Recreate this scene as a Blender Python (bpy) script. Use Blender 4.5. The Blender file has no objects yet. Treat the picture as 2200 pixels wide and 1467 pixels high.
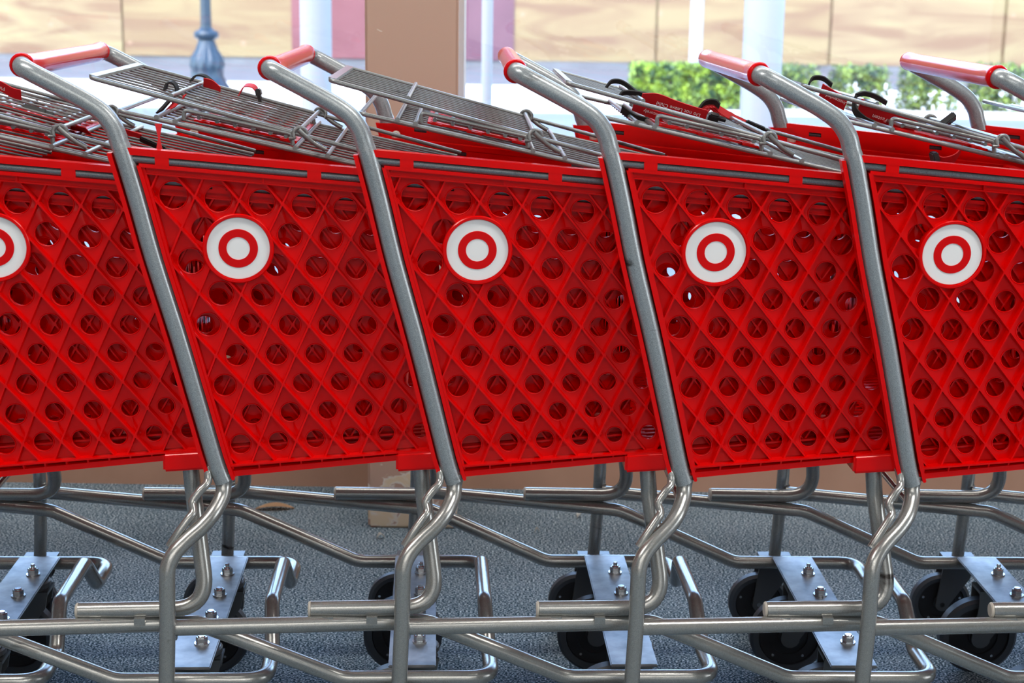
import bpy, bmesh, math, random
from mathutils import Vector, Matrix
random.seed(4)
PI = math.pi
sc = bpy.context.scene
C = sc.collection

# ------------------------------------------------------------------ camera
ZC = 1.338                      # camera height above the carpet
pitch, roll = math.radians(12.677), math.radians(0.816)
r0 = Vector((1, 0, 0)); d0 = Vector((0, -math.sin(pitch), -math.cos(pitch)))
fw = Vector((0, math.cos(pitch), -math.sin(pitch)))
rr = r0 * math.cos(roll) - d0 * math.sin(roll)
dn = r0 * math.sin(roll) + d0 * math.cos(roll)
cam_d = bpy.data.cameras.new('camera'); cam = bpy.data.objects.new('camera', cam_d); C.objects.link(cam)
cam.matrix_world = Matrix(((rr.x, -dn.x, -fw.x, 0), (rr.y, -dn.y, -fw.y, 0), (rr.z, -dn.z, -fw.z, ZC), (0, 0, 0, 1)))
cam_d.sensor_width = 36; cam_d.lens = 3360.4 / 2200 * 36
cam_d.clip_start = .05; cam_d.clip_end = 300
cam_d.dof.use_dof = True; cam_d.dof.focus_distance = 2.72; cam_d.dof.aperture_fstop = 6.3
sc.camera = cam

# ------------------------------------------------------------------ world, sun, big lights, exposure
w = bpy.data.worlds.new('sky'); sc.world = w; w.use_nodes = True
nt = w.node_tree; nt.nodes.clear()
wo = nt.nodes.new('ShaderNodeOutputWorld'); bg = nt.nodes.new('ShaderNodeBackground')
sky = nt.nodes.new('ShaderNodeTexSky'); sky.sky_type = 'NISHITA'; sky.sun_disc = False
sky.sun_elevation = math.radians(48); sky.sun_rotation = math.radians(200)
nt.links.new(sky.outputs[0], bg.inputs[0]); nt.links.new(bg.outputs[0], wo.inputs[0])
bg.inputs[1].default_value = 1.9
sd = bpy.data.lights.new('sun', 'SUN'); sd.energy = 2.4; sd.angle = math.radians(.6); sd.color = (1, .93, .82)
so = bpy.data.objects.new('sun', sd); C.objects.link(so)
so.rotation_euler = Vector((0.62, 0.66, -0.80)).to_track_quat('-Z', 'Y').to_euler()

def area(name, loc, target, sx, sy, e, col=(1, 1, 1)):
    l = bpy.data.lights.new(name, 'AREA'); l.shape = 'RECTANGLE'; l.size = sx; l.size_y = sy; l.energy = e; l.color = col
    o = bpy.data.objects.new(name, l); C.objects.link(o); o.location = loc
    o.rotation_euler = (Vector(target) - Vector(loc)).to_track_quat('-Z', 'Y').to_euler()
    return o
# assumed store lighting: unseen rows of ceiling panels between the camera and the carts, and deeper in the shop
area('assumed_ceiling_panel_light', (-1.6, 1.6, 3.14), (-1.6, 1.6, 0), 1.4, .3, 46, (1, .95, .88))
area('assumed_ceiling_panel_light', (1.6, 1.6, 3.14), (1.6, 1.6, 0), 1.4, .3, 46, (1, .95, .88))
area('assumed_ceiling_panel_light', (0, 3.5, 3.14), (0, 3.5, 0), 3.6, .3, 32, (1, .95, .88))  # added panel by the window, lifts the low wall, far carpet and gate tops
area('assumed_ceiling_panel_light', (0, -1.2, 3.14), (0, -1.2, 0), 3.6, .3, 45, (1, .95, .88))
area('assumed_ceiling_panel_light', (0, -3.2, 3.14), (0, -3.2, 0), 3.6, .3, 60, (1, .95, .88))
# assumed daylight from behind the camera: added area light before the unglazed wall_front
area('assumed_rear_daylight', (1.5, -5.4, 1.8), (0, 3, .7), 5.0, 2.2, 30, (.95, .98, 1))
# added area light for assumed daylight from the right, standing before the solid wall_right
area('assumed_side_daylight', (6.6, 0.6, 1.7), (0, 2.4, .7), 2.2, 2.2, 95, (.93, .97, 1))

sc.view_settings.view_transform = 'Standard'; sc.view_settings.look = 'None'
sc.view_settings.gamma = 1; sc.view_settings.use_curve_mapping = False
sc.view_settings.exposure = 0.0

# ------------------------------------------------------------------ materials
def lin(c): return tuple((x / 12.92 if x <= .04045 else ((x + .055) / 1.055) ** 2.4) for x in [v / 255 for v in c])
def mat(name, rgb, rough=.5, metal=0, coat=0, spec=.5, n=None, trans=0):
    m = bpy.data.materials.new(name); m.use_nodes = True
    b = m.node_tree.nodes['Principled BSDF']
    b.inputs['Base Color'].default_value = (*rgb, 1); b.inputs['Roughness'].default_value = rough
    b.inputs['Metallic'].default_value = metal; b.inputs['Coat Weight'].default_value = coat
    b.inputs['Coat Roughness'].default_value = .08
    b.inputs['Specular IOR Level'].default_value = spec
    return m
def nodes(m): return m.node_tree.nodes, m.node_tree.links, m.node_tree.nodes['Principled BSDF']
def add_noise(m, scale, c1, c2, lo=.4, hi=.6, detail=4, stretch=(1, 1, 1), bump=0, bscale=None, obj=True):
    N, L, b = nodes(m)
    tc = N.new('ShaderNodeTexCoord'); mp = N.new('ShaderNodeMapping'); mp.inputs['Scale'].default_value = stretch
    L.new(tc.outputs['Object'], mp.inputs[0])
    nz = N.new('ShaderNodeTexNoise'); nz.inputs['Scale'].default_value = scale; nz.inputs['Detail'].default_value = detail
    L.new(mp.outputs[0], nz.inputs[0])
    cr = N.new('ShaderNodeValToRGB'); cr.color_ramp.elements[0].position = lo; cr.color_ramp.elements[1].position = hi
    cr.color_ramp.elements[0].color = (*c1, 1); cr.color_ramp.elements[1].color = (*c2, 1)
    L.new(nz.outputs[0], cr.inputs[0]); L.new(cr.outputs[0], b.inputs['Base Color'])
    if bump:
        bp = N.new('ShaderNodeBump'); bp.inputs['Strength'].default_value = bump; bp.inputs['Distance'].default_value = .001
        L.new(nz.outputs[0], bp.inputs['Height']); L.new(bp.outputs[0], b.inputs['Normal'])
    return mp, nz, cr

M_red = mat('red_plastic', (.66, .0, .0), .20, spec=.24)
M_redin = M_red
M_grip = mat('red_grip_vinyl', (.60, .004, .006), .16, spec=.16)
M_white = mat('white_plastic', (.80, .80, .80), .35)
M_ered = mat('roundel_red', (.62, .0, .001), .35, spec=.2)
def hammer(name, c1, c2, rough, scale=900, metal=.35):
    m = mat(name, c1, rough, metal=metal, coat=.45)
    add_noise(m, scale, c1, c2, .42, .60, 1.5, bump=.10)
    # darker scuffs with a shape of their own
    N, L, b = nodes(m)
    tc = N.new('ShaderNodeTexCoord'); nz = N.new('ShaderNodeTexNoise'); nz.inputs['Scale'].default_value = 9; nz.inputs['Detail'].default_value = 8; nz.inputs['Distortion'].default_value = .6
    mp = N.new('ShaderNodeMapping'); mp.inputs['Scale'].default_value = (1, 1, 2.2)
    oi = N.new('ShaderNodeObjectInfo'); sc_ = N.new('ShaderNodeVectorMath'); sc_.operation = 'SCALE'; sc_.inputs[3].default_value = 37.0; sc_.inputs[0].default_value = (1, 1, 1)
    ml = N.new('ShaderNodeMath'); ml.operation = 'MULTIPLY'; ml.inputs[1].default_value = 37.0; L.new(oi.outputs['Random'], ml.inputs[0]); L.new(ml.outputs[0], sc_.inputs[3])
    av = N.new('ShaderNodeVectorMath'); av.operation = 'ADD'; L.new(tc.outputs['Object'], av.inputs[0]); L.new(sc_.outputs[0], av.inputs[1])
    L.new(av.outputs[0], mp.inputs[0]); L.new(mp.outputs[0], nz.inputs[0])
    cr = N.new('ShaderNodeValToRGB'); cr.color_ramp.elements[0].position = .66; cr.color_ramp.elements[1].position = .72
    L.new(nz.outputs[0], cr.inputs[0])
    src = b.inputs['Base Color'].links[0].from_socket
    mx = N.new('ShaderNodeMixRGB'); mx.inputs[2].default_value = (.045, .04, .035, 1)
    L.new(cr.outputs[0], mx.inputs[0]); L.new(src, mx.inputs[1]); L.new(mx.outputs[0], b.inputs['Base Color'])
    return m
M_tube = hammer('grey_hammertone_paint', (.17, .19, .20), (.43, .47, .49), .30, 1900)
M_low = hammer('silver_grey_frame_paint', (.22, .225, .22), (.41, .41, .39), .22, 1900, .62)
M_rod = hammer('dark_grey_rod_paint', (.055, .06, .07), (.20, .215, .235), .4, 1900)
M_wire = hammer('grey_wire_paint', (.12, .13, .13), (.26, .28, .28), .30, 2100)
M_zinc = mat('zinc_plate', (.40, .43, .46), .42, metal=.7)
add_noise(M_zinc, 22, (.17, .18, .19), (.36, .36, .37), .35, .7, 6, bump=.08)
M_bolt = mat('bright_zinc_bolt', (.62, .65, .68), .22, metal=.9)
M_rubber = mat('grey_rubber_tyre', (.030, .036, .046), .42)
M_hub = mat('black_wheel_core', (.007, .007, .009), .40)
M_fork = mat('dark_steel_fork', (.12, .125, .13), .34, metal=.7)
M_cap = mat('beige_plastic_cap', (.50, .46, .40), .5)
M_black = mat('black_plastic', (.012, .014, .016), .35)
M_web = mat('black_webbing', (.010, .012, .013), .75)
M_strap = mat('red_webbing', (.55, .006, .012), .6)
M_print = mat('white_print', (.75, .70, .70), .6)

# ------------------------------------------------------------------ mesh helpers
def new(name, bm, m, parent=None, smooth=True, shift=0.0):
    if shift:
        bmesh.ops.translate(bm, vec=(0, 0, shift), verts=bm.verts)
    me = bpy.data.meshes.new(name)
    bmesh.ops.recalc_face_normals(bm, faces=bm.faces)
    bm.to_mesh(me); bm.free()
    me.materials.append(m)
    for p in me.polygons: p.use_smooth = smooth
    if smooth:
        try: me.set_sharp_from_angle(angle=math.radians(38))
        except Exception: pass
    o = bpy.data.objects.new(name, me); C.objects.link(o)
    if parent: o.parent = parent
    return o

def catmull(pts, n=6):
    P = [Vector(p) for p in pts]
    if len(P) < 3: return P
    Q = [P[0] * 2 - P[1]] + P + [P[-1] * 2 - P[-2]]
    out = []
    for i in range(1, len(Q) - 2):
        p0, p1, p2, p3 = Q[i - 1], Q[i], Q[i + 1], Q[i + 2]
        for k in range(n):
            t = k / n
            out.append(.5 * ((2 * p1) + (-p0 + p2) * t + (2 * p0 - 5 * p1 + 4 * p2 - p3) * t * t + (-p0 + 3 * p1 - 3 * p2 + p3) * t ** 3))
    out.append(P[-1]); return out

def fillet(pts, rad, n=7):
    P = [Vector(p) for p in pts]; out = [P[0]]
    if not isinstance(rad, (list, tuple)): rad = [rad] * len(P)
    for i in range(1, len(P) - 1):
        a, b, c = P[i - 1], P[i], P[i + 1]
        u = (a - b); v = (c - b); lu, lv = u.length, v.length; u.normalize(); v.normalize()
        ang = u.angle(v); r = rad[i]
        t = min(r / math.tan(ang / 2) if ang < PI - 1e-4 else 0, lu * .49, lv * .49)
        p, q = b + u * t, b + v * t
        for k in range(n + 1):
            s = k / n
            out.append(p * (1 - s) ** 2 + b * 2 * s * (1 - s) + q * s * s)
    out.append(P[-1]); return out

def tube(bm, path, r, n=12, cap=True, flat=None, closed=False):
    """sweep a round section of radius r (number or list) along path"""
    P = [Vector(p) for p in path]; m = len(P)
    Q = [P[0]]
    keep = [0]
    for i in range(1, m):
        if (P[i] - Q[-1]).length > 1e-5: Q.append(P[i]); keep.append(i)
    R = [r[k] for k in keep] if isinstance(r, list) else [r] * len(Q)
    P = Q; m = len(P)
    T = []
    for i in range(m):
        a = P[i] - P[i - 1] if i else P[1] - P[0]
        b = P[i + 1] - P[i] if i < m - 1 else a
        t = (a.normalized() + b.normalized()); T.append(t.normalized() if t.length > 1e-6 else a.normalized())
    ref = Vector((0, 0, 1)) if abs(T[0].z) < .9 else Vector((0, 1, 0))
    N = (ref - T[0] * ref.dot(T[0])).normalized()
    rings = []
    for i in range(m):
        if i:
            N = N - T[i] * N.dot(T[i])
            N.normalize()
        B = T[i].cross(N)
        ring = []
        for k in range(n):
            a = 2 * PI * k / n
            fx, fy = (1, 1)
            if flat: fx, fy = flat(i, m)
            ring.append(bm.verts.new(P[i] + (N * math.cos(a) * fx + B * math.sin(a) * fy) * R[i]))
        rings.append(ring)
    for i in range(m - 1):
        for k in range(n):
            bm.faces.new((rings[i][k], rings[i][(k + 1) % n], rings[i + 1][(k + 1) % n], rings[i + 1][k]))
    if cap:
        bm.faces.new(rings[0][::-1]); bm.faces.new(rings[-1])
    return rings

def box(bm, lo, hi, M=None):
    vs = [bm.verts.new(Vector((x, y, z))) for x in (lo[0], hi[0]) for y in (lo[1], hi[1]) for z in (lo[2], hi[2])]
    if M:
        for v in vs: v.co = M @ v.co
    for f in ((0, 1, 3, 2), (4, 6, 7, 5), (0, 4, 5, 1), (2, 3, 7, 6), (0, 2, 6, 4), (1, 5, 7, 3)):
        bm.faces.new([vs[i] for i in f])
    return vs

def hexa(bm, p):            # 8 corner points: 4 of one face, 4 of the other
    v = [bm.verts.new(q) for q in p]
    for f in ((0, 1, 2, 3), (7, 6, 5, 4), (0, 4, 5, 1), (1, 5, 6, 2), (2, 6, 7, 3), (3, 7, 4, 0)):
        bm.faces.new([v[i] for i in f])

def disc(bm, c, axis, r, h, n=32, bev=.0, r_in=0):
    """cylinder (or ring) centred on c along axis"""
    c = Vector(c); a = Vector(axis).normalized()
    ref = Vector((0, 0, 1)) if abs(a.z) < .9 else Vector((1, 0, 0))
    u = (ref - a * ref.dot(a)).normalized(); v = a.cross(u)
    prof = []
    if r_in: prof = [(r_in, -h / 2), (r - bev, -h / 2), (r, -h / 2 + bev), (r, h / 2 - bev), (r - bev, h / 2), (r_in, h / 2)]
    else: prof = [(0, -h / 2), (r - bev, -h / 2), (r, -h / 2 + bev), (r, h / 2 - bev), (r - bev, h / 2), (0, h / 2)]
    if not bev: prof = [prof[0], prof[1], prof[4], prof[5]]
    rings = []
    for (q, z) in prof:
        if q == 0: rings.append([bm.verts.new(c + a * z)] * 1)
        else: rings.append([bm.verts.new(c + a * z + (u * math.cos(2 * PI * k / n) + v * math.sin(2 * PI * k / n)) * q) for k in range(n)])
    L = len(rings)
    rng = range(L) if r_in else range(L - 1)
    for i in rng:
        A, B = rings[i], rings[(i + 1) % L]
        for k in range(n):
            k2 = (k + 1) % n
            if len(A) == 1 and len(B) == 1: continue
            if len(A) == 1: bm.faces.new((A[0], B[k], B[k2]))
            elif len(B) == 1: bm.faces.new((A[k2], A[k], B[0]))
            else: bm.faces.new((A[k], A[k2], B[k2], B[k]))

def mirror(bm):
    geom = bm.verts[:] + bm.edges[:] + bm.faces[:]
    r = bmesh.ops.duplicate(bm, geom=geom)
    vs = [e for e in r['geom'] if isinstance(e, bmesh.types.BMVert)]
    for v in vs: v.co.y = -v.co.y
    bmesh.ops.reverse_faces(bm, faces=[e for e in r['geom'] if isinstance(e, bmesh.types.BMFace)])
def my(p): return (p[0], -p[1], p[2])

def tag(o, label=None, cat=None, group=None, kind=None):
    if label: o['label'] = label
    if cat: o['category'] = cat
    if group: o['group'] = group
    if kind: o['kind'] = kind
    return o

# ------------------------------------------------------------------ room shell
Y_W = 4.10
M_carpet = mat('speckled_blue_carpet', (.1, .12, .15), .95, spec=.1)
N, L, b = nodes(M_carpet)
tc = N.new('ShaderNodeTexCoord'); mp = N.new('ShaderNodeMapping'); mp.inputs['Scale'].default_value = (1, 1.7, 1); L.new(tc.outputs['Object'], mp.inputs[0])
n1 = N.new('ShaderNodeTexNoise'); n1.inputs['Scale'].default_value = 215; n1.inputs['Detail'].default_value = 2.5; n1.inputs['Roughness'].default_value = .6; L.new(mp.outputs[0], n1.inputs[0])
n2 = N.new('ShaderNodeTexNoise'); n2.inputs['Scale'].default_value = 3; n2.inputs['Detail'].default_value = 4; L.new(mp.outputs[0], n2.inputs[0])
cr = N.new('ShaderNodeValToRGB'); e = cr.color_ramp.elements
e[0].position = .45; e[0].color = (.014, .038, .058, 1); e[1].position = .61; e[1].color = (.66, .76, .84, 1)
k = cr.color_ramp.elements.new(.53); k.color = (.14, .21, .26, 1)
ad = N.new('ShaderNodeMath'); ad.operation = 'MULTIPLY_ADD'; ad.inputs[1].default_value = .07; L.new(n2.outputs[0], ad.inputs[0]); L.new(n1.outputs[0], ad.inputs[2])
sb = N.new('ShaderNodeMath'); sb.operation = 'SUBTRACT'; sb.inputs[1].default_value = .035; L.new(ad.outputs[0], sb.inputs[0])
L.new(sb.outputs[0], cr.inputs[0]); L.new(cr.outputs[0], b.inputs['Base Color'])
bp = N.new('ShaderNodeBump'); bp.inputs['Strength'].default_value = .5; bp.inputs['Distance'].default_value = .004; L.new(n1.outputs[0], bp.inputs['Height']); L.new(bp.outputs[0], b.inputs['Normal'])
bm = bmesh.new(); box(bm, (-7, -6, -.05), (7, Y_W, 0)); tag(new('floor', bm, M_carpet, smooth=False), kind='structure')

M_brown = mat('taupe_wall_paint', lin((176, 138, 116)), .6)
add_noise(M_brown, 5, lin((170, 132, 110)), lin((184, 146, 124)), .3, .7, 6, bump=.05)
bm = bmesh.new(); box(bm, (-7, Y_W, 0), (7, Y_W + .14, .38)); tag(new('wall_back', bm, M_brown, smooth=False), kind='structure')
M_ceil = mat('off_white_ceiling', (.62, .60, .56), .8)
bm = bmesh.new(); box(bm, (-7, -6, 3.2), (7, Y_W + .5, 3.3)); tag(new('ceiling', bm, M_ceil, smooth=False), kind='structure')
M_wallp = mat('warm_wall_paint', (.50, .46, .42), .8)
for nm, x0, x1 in (('wall_left', -7.1, -7), ('wall_right', 7, 7.1)):
    bm = bmesh.new(); box(bm, (x0, -6, 0), (x1, Y_W, 3.2)); tag(new(nm, bm, M_wallp, smooth=False), kind='structure')
bm = bmesh.new(); box(bm, (-7, -6.1, 0), (7, -6, 3.2)); tag(new('wall_front', bm, M_wallp, smooth=False), kind='structure')

M_frame = mat('white_window_frame', (.80, .81, .80), .35)
M_frame2 = mat('pale_grey_window_frame', (.52, .54, .54), .4)
bm = bmesh.new(); box(bm, (-7, Y_W - .01, .38), (7, Y_W + .16, .405)); box(bm, (-7, Y_W - .01, 3.05), (7, Y_W + .16, 3.2))
tag(new('trim_1', bm, M_frame, smooth=False), kind='structure')
def mull(n, x0, x1, m, y0=Y_W + .03, y1=Y_W + .11):
    bm = bmesh.new(); box(bm, (x0, y0, .405), (x1, y1, 3.05))
    bmesh.ops.bevel(bm, geom=bm.edges[:], offset=.004, segments=2, affect='EDGES')
    tag(new('trim_%d' % n, bm, m, smooth=False), kind='structure')
mull(7, -2.2, -2.1, M_frame); mull(8, 2.2, 2.3, M_frame); mull(9, -3.8, -3.7, M_frame); mull(10, 3.8, 3.9, M_frame)
M_glass = bpy.data.materials.new('window_glass'); M_glass.use_nodes = True
N = M_glass.node_tree.nodes; L = M_glass.node_tree.links; N.clear()
out = N.new('ShaderNodeOutputMaterial'); mix = N.new('ShaderNodeMixShader'); tr = N.new('ShaderNodeBsdfTransparent'); gl = N.new('ShaderNodeBsdfGlossy')
fr = N.new('ShaderNodeFresnel'); fr.inputs[0].default_value = 1.45
tr.inputs[0].default_value = (.95, .97, .97, 1); gl.inputs['Roughness'].default_value = .02
L.new(fr.outputs[0], mix.inputs[0]); L.new(tr.outputs[0], mix.inputs[1]); L.new(gl.outputs[0], mix.inputs[2]); L.new(mix.outputs[0], out.inputs[0])
xs = [(-7, -3.8), (-3.7, -2.2), (-2.1, -.359), (-.137, 2.2), (2.3, 3.8), (3.9, 7)]
for i, (a, c) in enumerate(xs):
    bm = bmesh.new(); box(bm, (a, Y_W + .066, .405), (c, Y_W + .072, 3.05)); tag(new('window_%d' % (i + 1), bm, M_glass, smooth=False), kind='structure')

# pillar with peeling foot
M_pil = mat('taupe_pillar_paint', lin((186, 158, 140)), .5)
N, L, b = nodes(M_pil)
tc = N.new('ShaderNodeTexCoord'); nz = N.new('ShaderNodeTexNoise'); nz.inputs['Scale'].default_value = 16; nz.inputs['Detail'].default_value = 7; nz.inputs['Distortion'].default_value = .7
L.new(tc.outputs['Object'], nz.inputs[0])
sp = N.new('ShaderNodeSeparateXYZ'); L.new(tc.outputs['Object'], sp.inputs[0])
mr = N.new('ShaderNodeMapRange'); mr.inputs[1].default_value = .0; mr.inputs[2].default_value = .26; mr.inputs[3].default_value = .16; mr.inputs[4].default_value = -.22
L.new(sp.outputs['Z'], mr.inputs[0])
ad = N.new('ShaderNodeMath'); ad.operation = 'ADD'; L.new(nz.outputs[0], ad.inputs[0]); L.new(mr.outputs[0], ad.inputs[1])
cr = N.new('ShaderNodeValToRGB'); e = cr.color_ramp.elements; e[0].position = .50; e[0].color = (*lin((186, 156, 138)), 1); e[1].position = .52; e[1].color = (.74, .71, .64, 1)
k = cr.color_ramp.elements.new(.60); k.color = (.72, .60, .42, 1)
L.new(ad.outputs[0], cr.inputs[0]); L.new(cr.outputs[0], b.inputs['Base Color'])
bp = N.new('ShaderNodeBump'); bp.inputs['Strength'].default_value = .3; bp.inputs['Distance'].default_value = .003; L.new(cr.outputs[0], bp.inputs['Height']); L.new(bp.outputs[0], b.inputs['Normal'])
bm = bmesh.new(); box(bm, (-.359, 3.77, 0), (-.137, 4.36, 3.2)); bmesh.ops.bevel(bm, geom=bm.edges[:], offset=.006, segments=2, affect='EDGES')
tag(new('trim_11', bm, M_pil, smooth=False), kind='structure')

# ------------------------------------------------------------------ the shopping cart (built once, X forward, camera-height Z)
def Wd(x, z): return .29471 - .07 * x + .03 * z          # half width of the basket side
def NS(x, z, o): return Vector((x, -(Wd(x, z) + o), z))   # point on the near side, o = outward
KX = (-.108588, .069675, -.023498, -.000301, -.000644, .000252)
KZ = (-.276578, -.006873, -.049242, .001074, .000066, -.000349)
def lat(s, r):
    f = (1, s, r, s * r, s * s, r * r)
    return Vector((sum(a * q for a, q in zip(KX, f)), sum(a * q for a, q in zip(KZ, f))))
def zt(x): return -.2877 - .089 * (x + .2055)
def zb(x): return -.7705 + .0645 * (x + .0883)
def ztop(x): return -.2501 - .0887 * (x + .2)
XF = .575
def xl(z): return -.2142 + .1259 * (-.2841 - z) / .4848
EMX, EMZ = -.0665, -.4086
post = [(-.238, -.259), (-.221, -.326), (-.199, -.422), (-.166, -.545), (-.143, -.639), (-.129, -.697), (-.111, -.771), (-.101, -.800)]
HP = [(Vector((0, -1)), lambda p: zt(p.x) - p.y), (None, lambda p: p.y - zb(p.x)), (None, lambda p: p.x - xl(p.y)), (None, lambda p: XF - p.x)]
def inside(p): return all(h(p) >= 0 for _, h in HP)

cart = bpy.data.objects.new('shopping_cart', None); C.objects.link(cart)

def panel():
    bm = bmesh.new()
    for r in range(-1, 12):
        for s in range(-4, 16):
            c = lat(s + .5, r) + Vector((0, -.0012))
            q = [lat(s, r), lat(s, r - 1), lat(s + 1, r), lat(s + 1, r + 1)]
            if not any(inside(x) for x in q + [c]): continue
            solid = not (1 <= r <= 9) 
            rad = max(.008, .02176 - .000773 * (s + .5) - .000294 * r) * .985
            # centre of the hole sits between the two crossings of its row
            out = []
            for a in range(4):
                for k in range(5): out.append(q[a].lerp(q[(a + 1) % 4], k / 5))
            if solid or not inside(c) or c.x - xl(c.y) < .0185:
                bm.faces.new([bm.verts.new((x.x, x.y, 0)) for x in q]); continue
            vo = [bm.verts.new((x.x, x.y, 0)) for x in out]
            vi = []
            for x in out:
                d = (x - c).normalized(); vi.append(bm.verts.new((c.x + d.x * rad, c.y + d.y * rad, 0)))
            n = len(vo)
            for k in range(n): bm.faces.new((vo[k], vo[(k + 1) % n], vi[(k + 1) % n], vi[k]))
    bmesh.ops.remove_doubles(bm, verts=bm.verts, dist=1e-5)
    def cut(a, bb, keep):
        a = Vector((*a, 0)); bb = Vector((*bb, 0)); n = (bb - a).cross(Vector((0, 0, 1))).normalized()
        if n.dot(Vector((*keep, 0)) - a) > 0: n = -n
        bmesh.ops.bisect_plane(bm, geom=bm.verts[:] + bm.edges[:] + bm.faces[:], plane_co=a, plane_no=n, clear_outer=True)
    k = (.1, -.5)
    cut((-.3, zt(-.3) + .002), (.6, zt(.6) + .002), k); cut((-.3, zb(-.3) - .002), (.6, zb(.6) - .002), k)
    cut((xl(-.2) - .012, -.2), (xl(-.9) - .012, -.9), k); cut((XF, -.2), (XF, -.9), k)
    bmesh.ops.recalc_face_normals(bm, faces=bm.faces)
    bmesh.ops.solidify(bm, geom=bm.faces[:], thickness=.0026)
    for v in bm.verts:
        x, z, o = v.co.x, v.co.y, v.co.z
        v.co = NS(x, z, -.0125 + o)
    return bm

def rib(bm, a, c, o0, o1, wd):
    """upright fin from 2d point a to c on the side plane"""
    d = (c - a); 
    if d.length < 1e-4: return
    n = Vector((-d.y, d.x)).normalized() * wd / 2
    a = a - d.normalized() * .0013; c = c + d.normalized() * .0013
    top = n * .55
    p = [NS(a.x - n.x, a.y - n.y, o0), NS(c.x - n.x, c.y - n.y, o0), NS(c.x + n.x, c.y + n.y, o0), NS(a.x + n.x, a.y + n.y, o0),
         NS(a.x - top.x, a.y - top.y, o1), NS(c.x - top.x, c.y - top.y, o1), NS(c.x + top.x, c.y + top.y, o1), NS(a.x + top.x, a.y + top.y, o1)]
    hexa(bm, p)

def clip(a, c):
    t0, t1 = 0., 1.
    for _, h in HP:
        h0, h1 = h(a), h(c)
        if h0 < 0 and h1 < 0: return None
        if h0 < 0: t0 = max(t0, h0 / (h0 - h1))
        elif h1 < 0: t1 = min(t1, h0 / (h0 - h1))
    if t0 >= t1: return None
    return a.lerp(c, t0), a.lerp(c, t1)

bm = panel()
ec = Vector((EMX, EMZ)); nrm0 = Vector((.07, -1, -.03)).normalized()
for r in range(1, 10):                       # raised lip round each hole
    for s in range(-3, 15):
        c = lat(s + .5, r) + Vector((0, -.0012)); rad = max(.008, .02176 - .000773 * (s + .5) - .000294 * r) * .985
        if not all(h(c) > rad * 1.02 for _, h in HP) or (c - ec).length < .056 + rad: continue
        rg = []
        for (q, o) in ((rad, -.0128), (rad + .0002, -.0088), (rad + .0012, -.0085), (rad + .0022, -.0102)):
            rg.append([bm.verts.new(NS(c.x + math.cos(2 * PI * k / 24) * q, c.y + math.sin(2 * PI * k / 24) * q, o)) for k in range(24)])
        for a, b2 in zip(rg, rg[1:]):
            for k in range(24): bm.faces.new((a[k], a[(k + 1) % 24], b2[(k + 1) % 24], b2[k]))
for r in range(-1, 12):
    for s in range(-4, 16):
        for q in (lat(s, r + 1), lat(s + 1, r + 1)):
            g = clip(lat(s, r), q)
            if not g: continue
            a, c = g
            if (a - ec).length > .057 and (c - ec).length > .057 and ((a + c) / 2 - ec).length > .057:
                rib(bm, a, c, -.0115, .002, .0050)
            else:
                ts = [k / 60 for k in range(61) if (a.lerp(c, k / 60) - ec).length > .0552]
                runs = []
                for t in ts:
                    if runs and t - runs[-1][1] < .02: runs[-1][1] = t
                    else: runs.append([t, t])
                for t0, t1 in runs:
                    if t1 > t0: rib(bm, a.lerp(c, t0), a.lerp(c, t1), -.0115, .002, .0050)
        p = lat(s, r)
        if inside(p) and (p - ec).length > .059: disc(bm, NS(p.x, p.y, -.0048), nrm0, .0031, .0142, 8)
# rim: bars running forward
def bar(bm, x0, x1, zf, dz0, dz1, o0, o1, n=6):
    for i in range(n):
        a, c = x0 + (x1 - x0) * i / n, x0 + (x1 - x0) * (i + 1) / n
        hexa(bm, [NS(a, zf(a) - dz0, o0), NS(c, zf(c) - dz0, o0), NS(c, zf(c) - dz1, o0), NS(a, zf(a) - dz1, o0),
                  NS(a, zf(a) - dz0, o1), NS(c, zf(c) - dz0, o1), NS(c, zf(c) - dz1, o1), NS(a, zf(a) - dz1, o1)])
bar(bm, -.231, XF, ztop, 0, .0108, -.012, .0105)
bar(bm, -.214, XF, ztop, .0232, .0290, -.010, .0095)
bar(bm, -.205, XF, ztop, .0285, .0385, -.0125, .000)
bar(bm, -.205, XF, ztop, .0375, .0398, -.0135, .0055)
bar(bm, -.026, -.0225, ztop, .0290, .0385, -.005, .0060, 1)
bar(bm, .372, .3755, ztop, .0290, .0385, -.005, .0060, 1)
for a, c in ((-.1893, -.168), (.0453, .067), (.277, .298), (.50, .52)): bar(bm, a, c, ztop, .010, .0240, .003, .0100, 1)
bar(bm, -.231, XF, ztop, .010, .0128, -.012, -.0095)
bar(bm, -.231, XF, ztop, .0205, .038, -.012, -.0095)
wn = [-.187, -.163, .047, .071, .279, .303, .505, .529]
st = [-.231] + wn + [XF]
for i in range(0, len(st), 2): bar(bm, st[i], st[i + 1], ztop, .0128, .0205, -.012, -.0095, 2)
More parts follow.
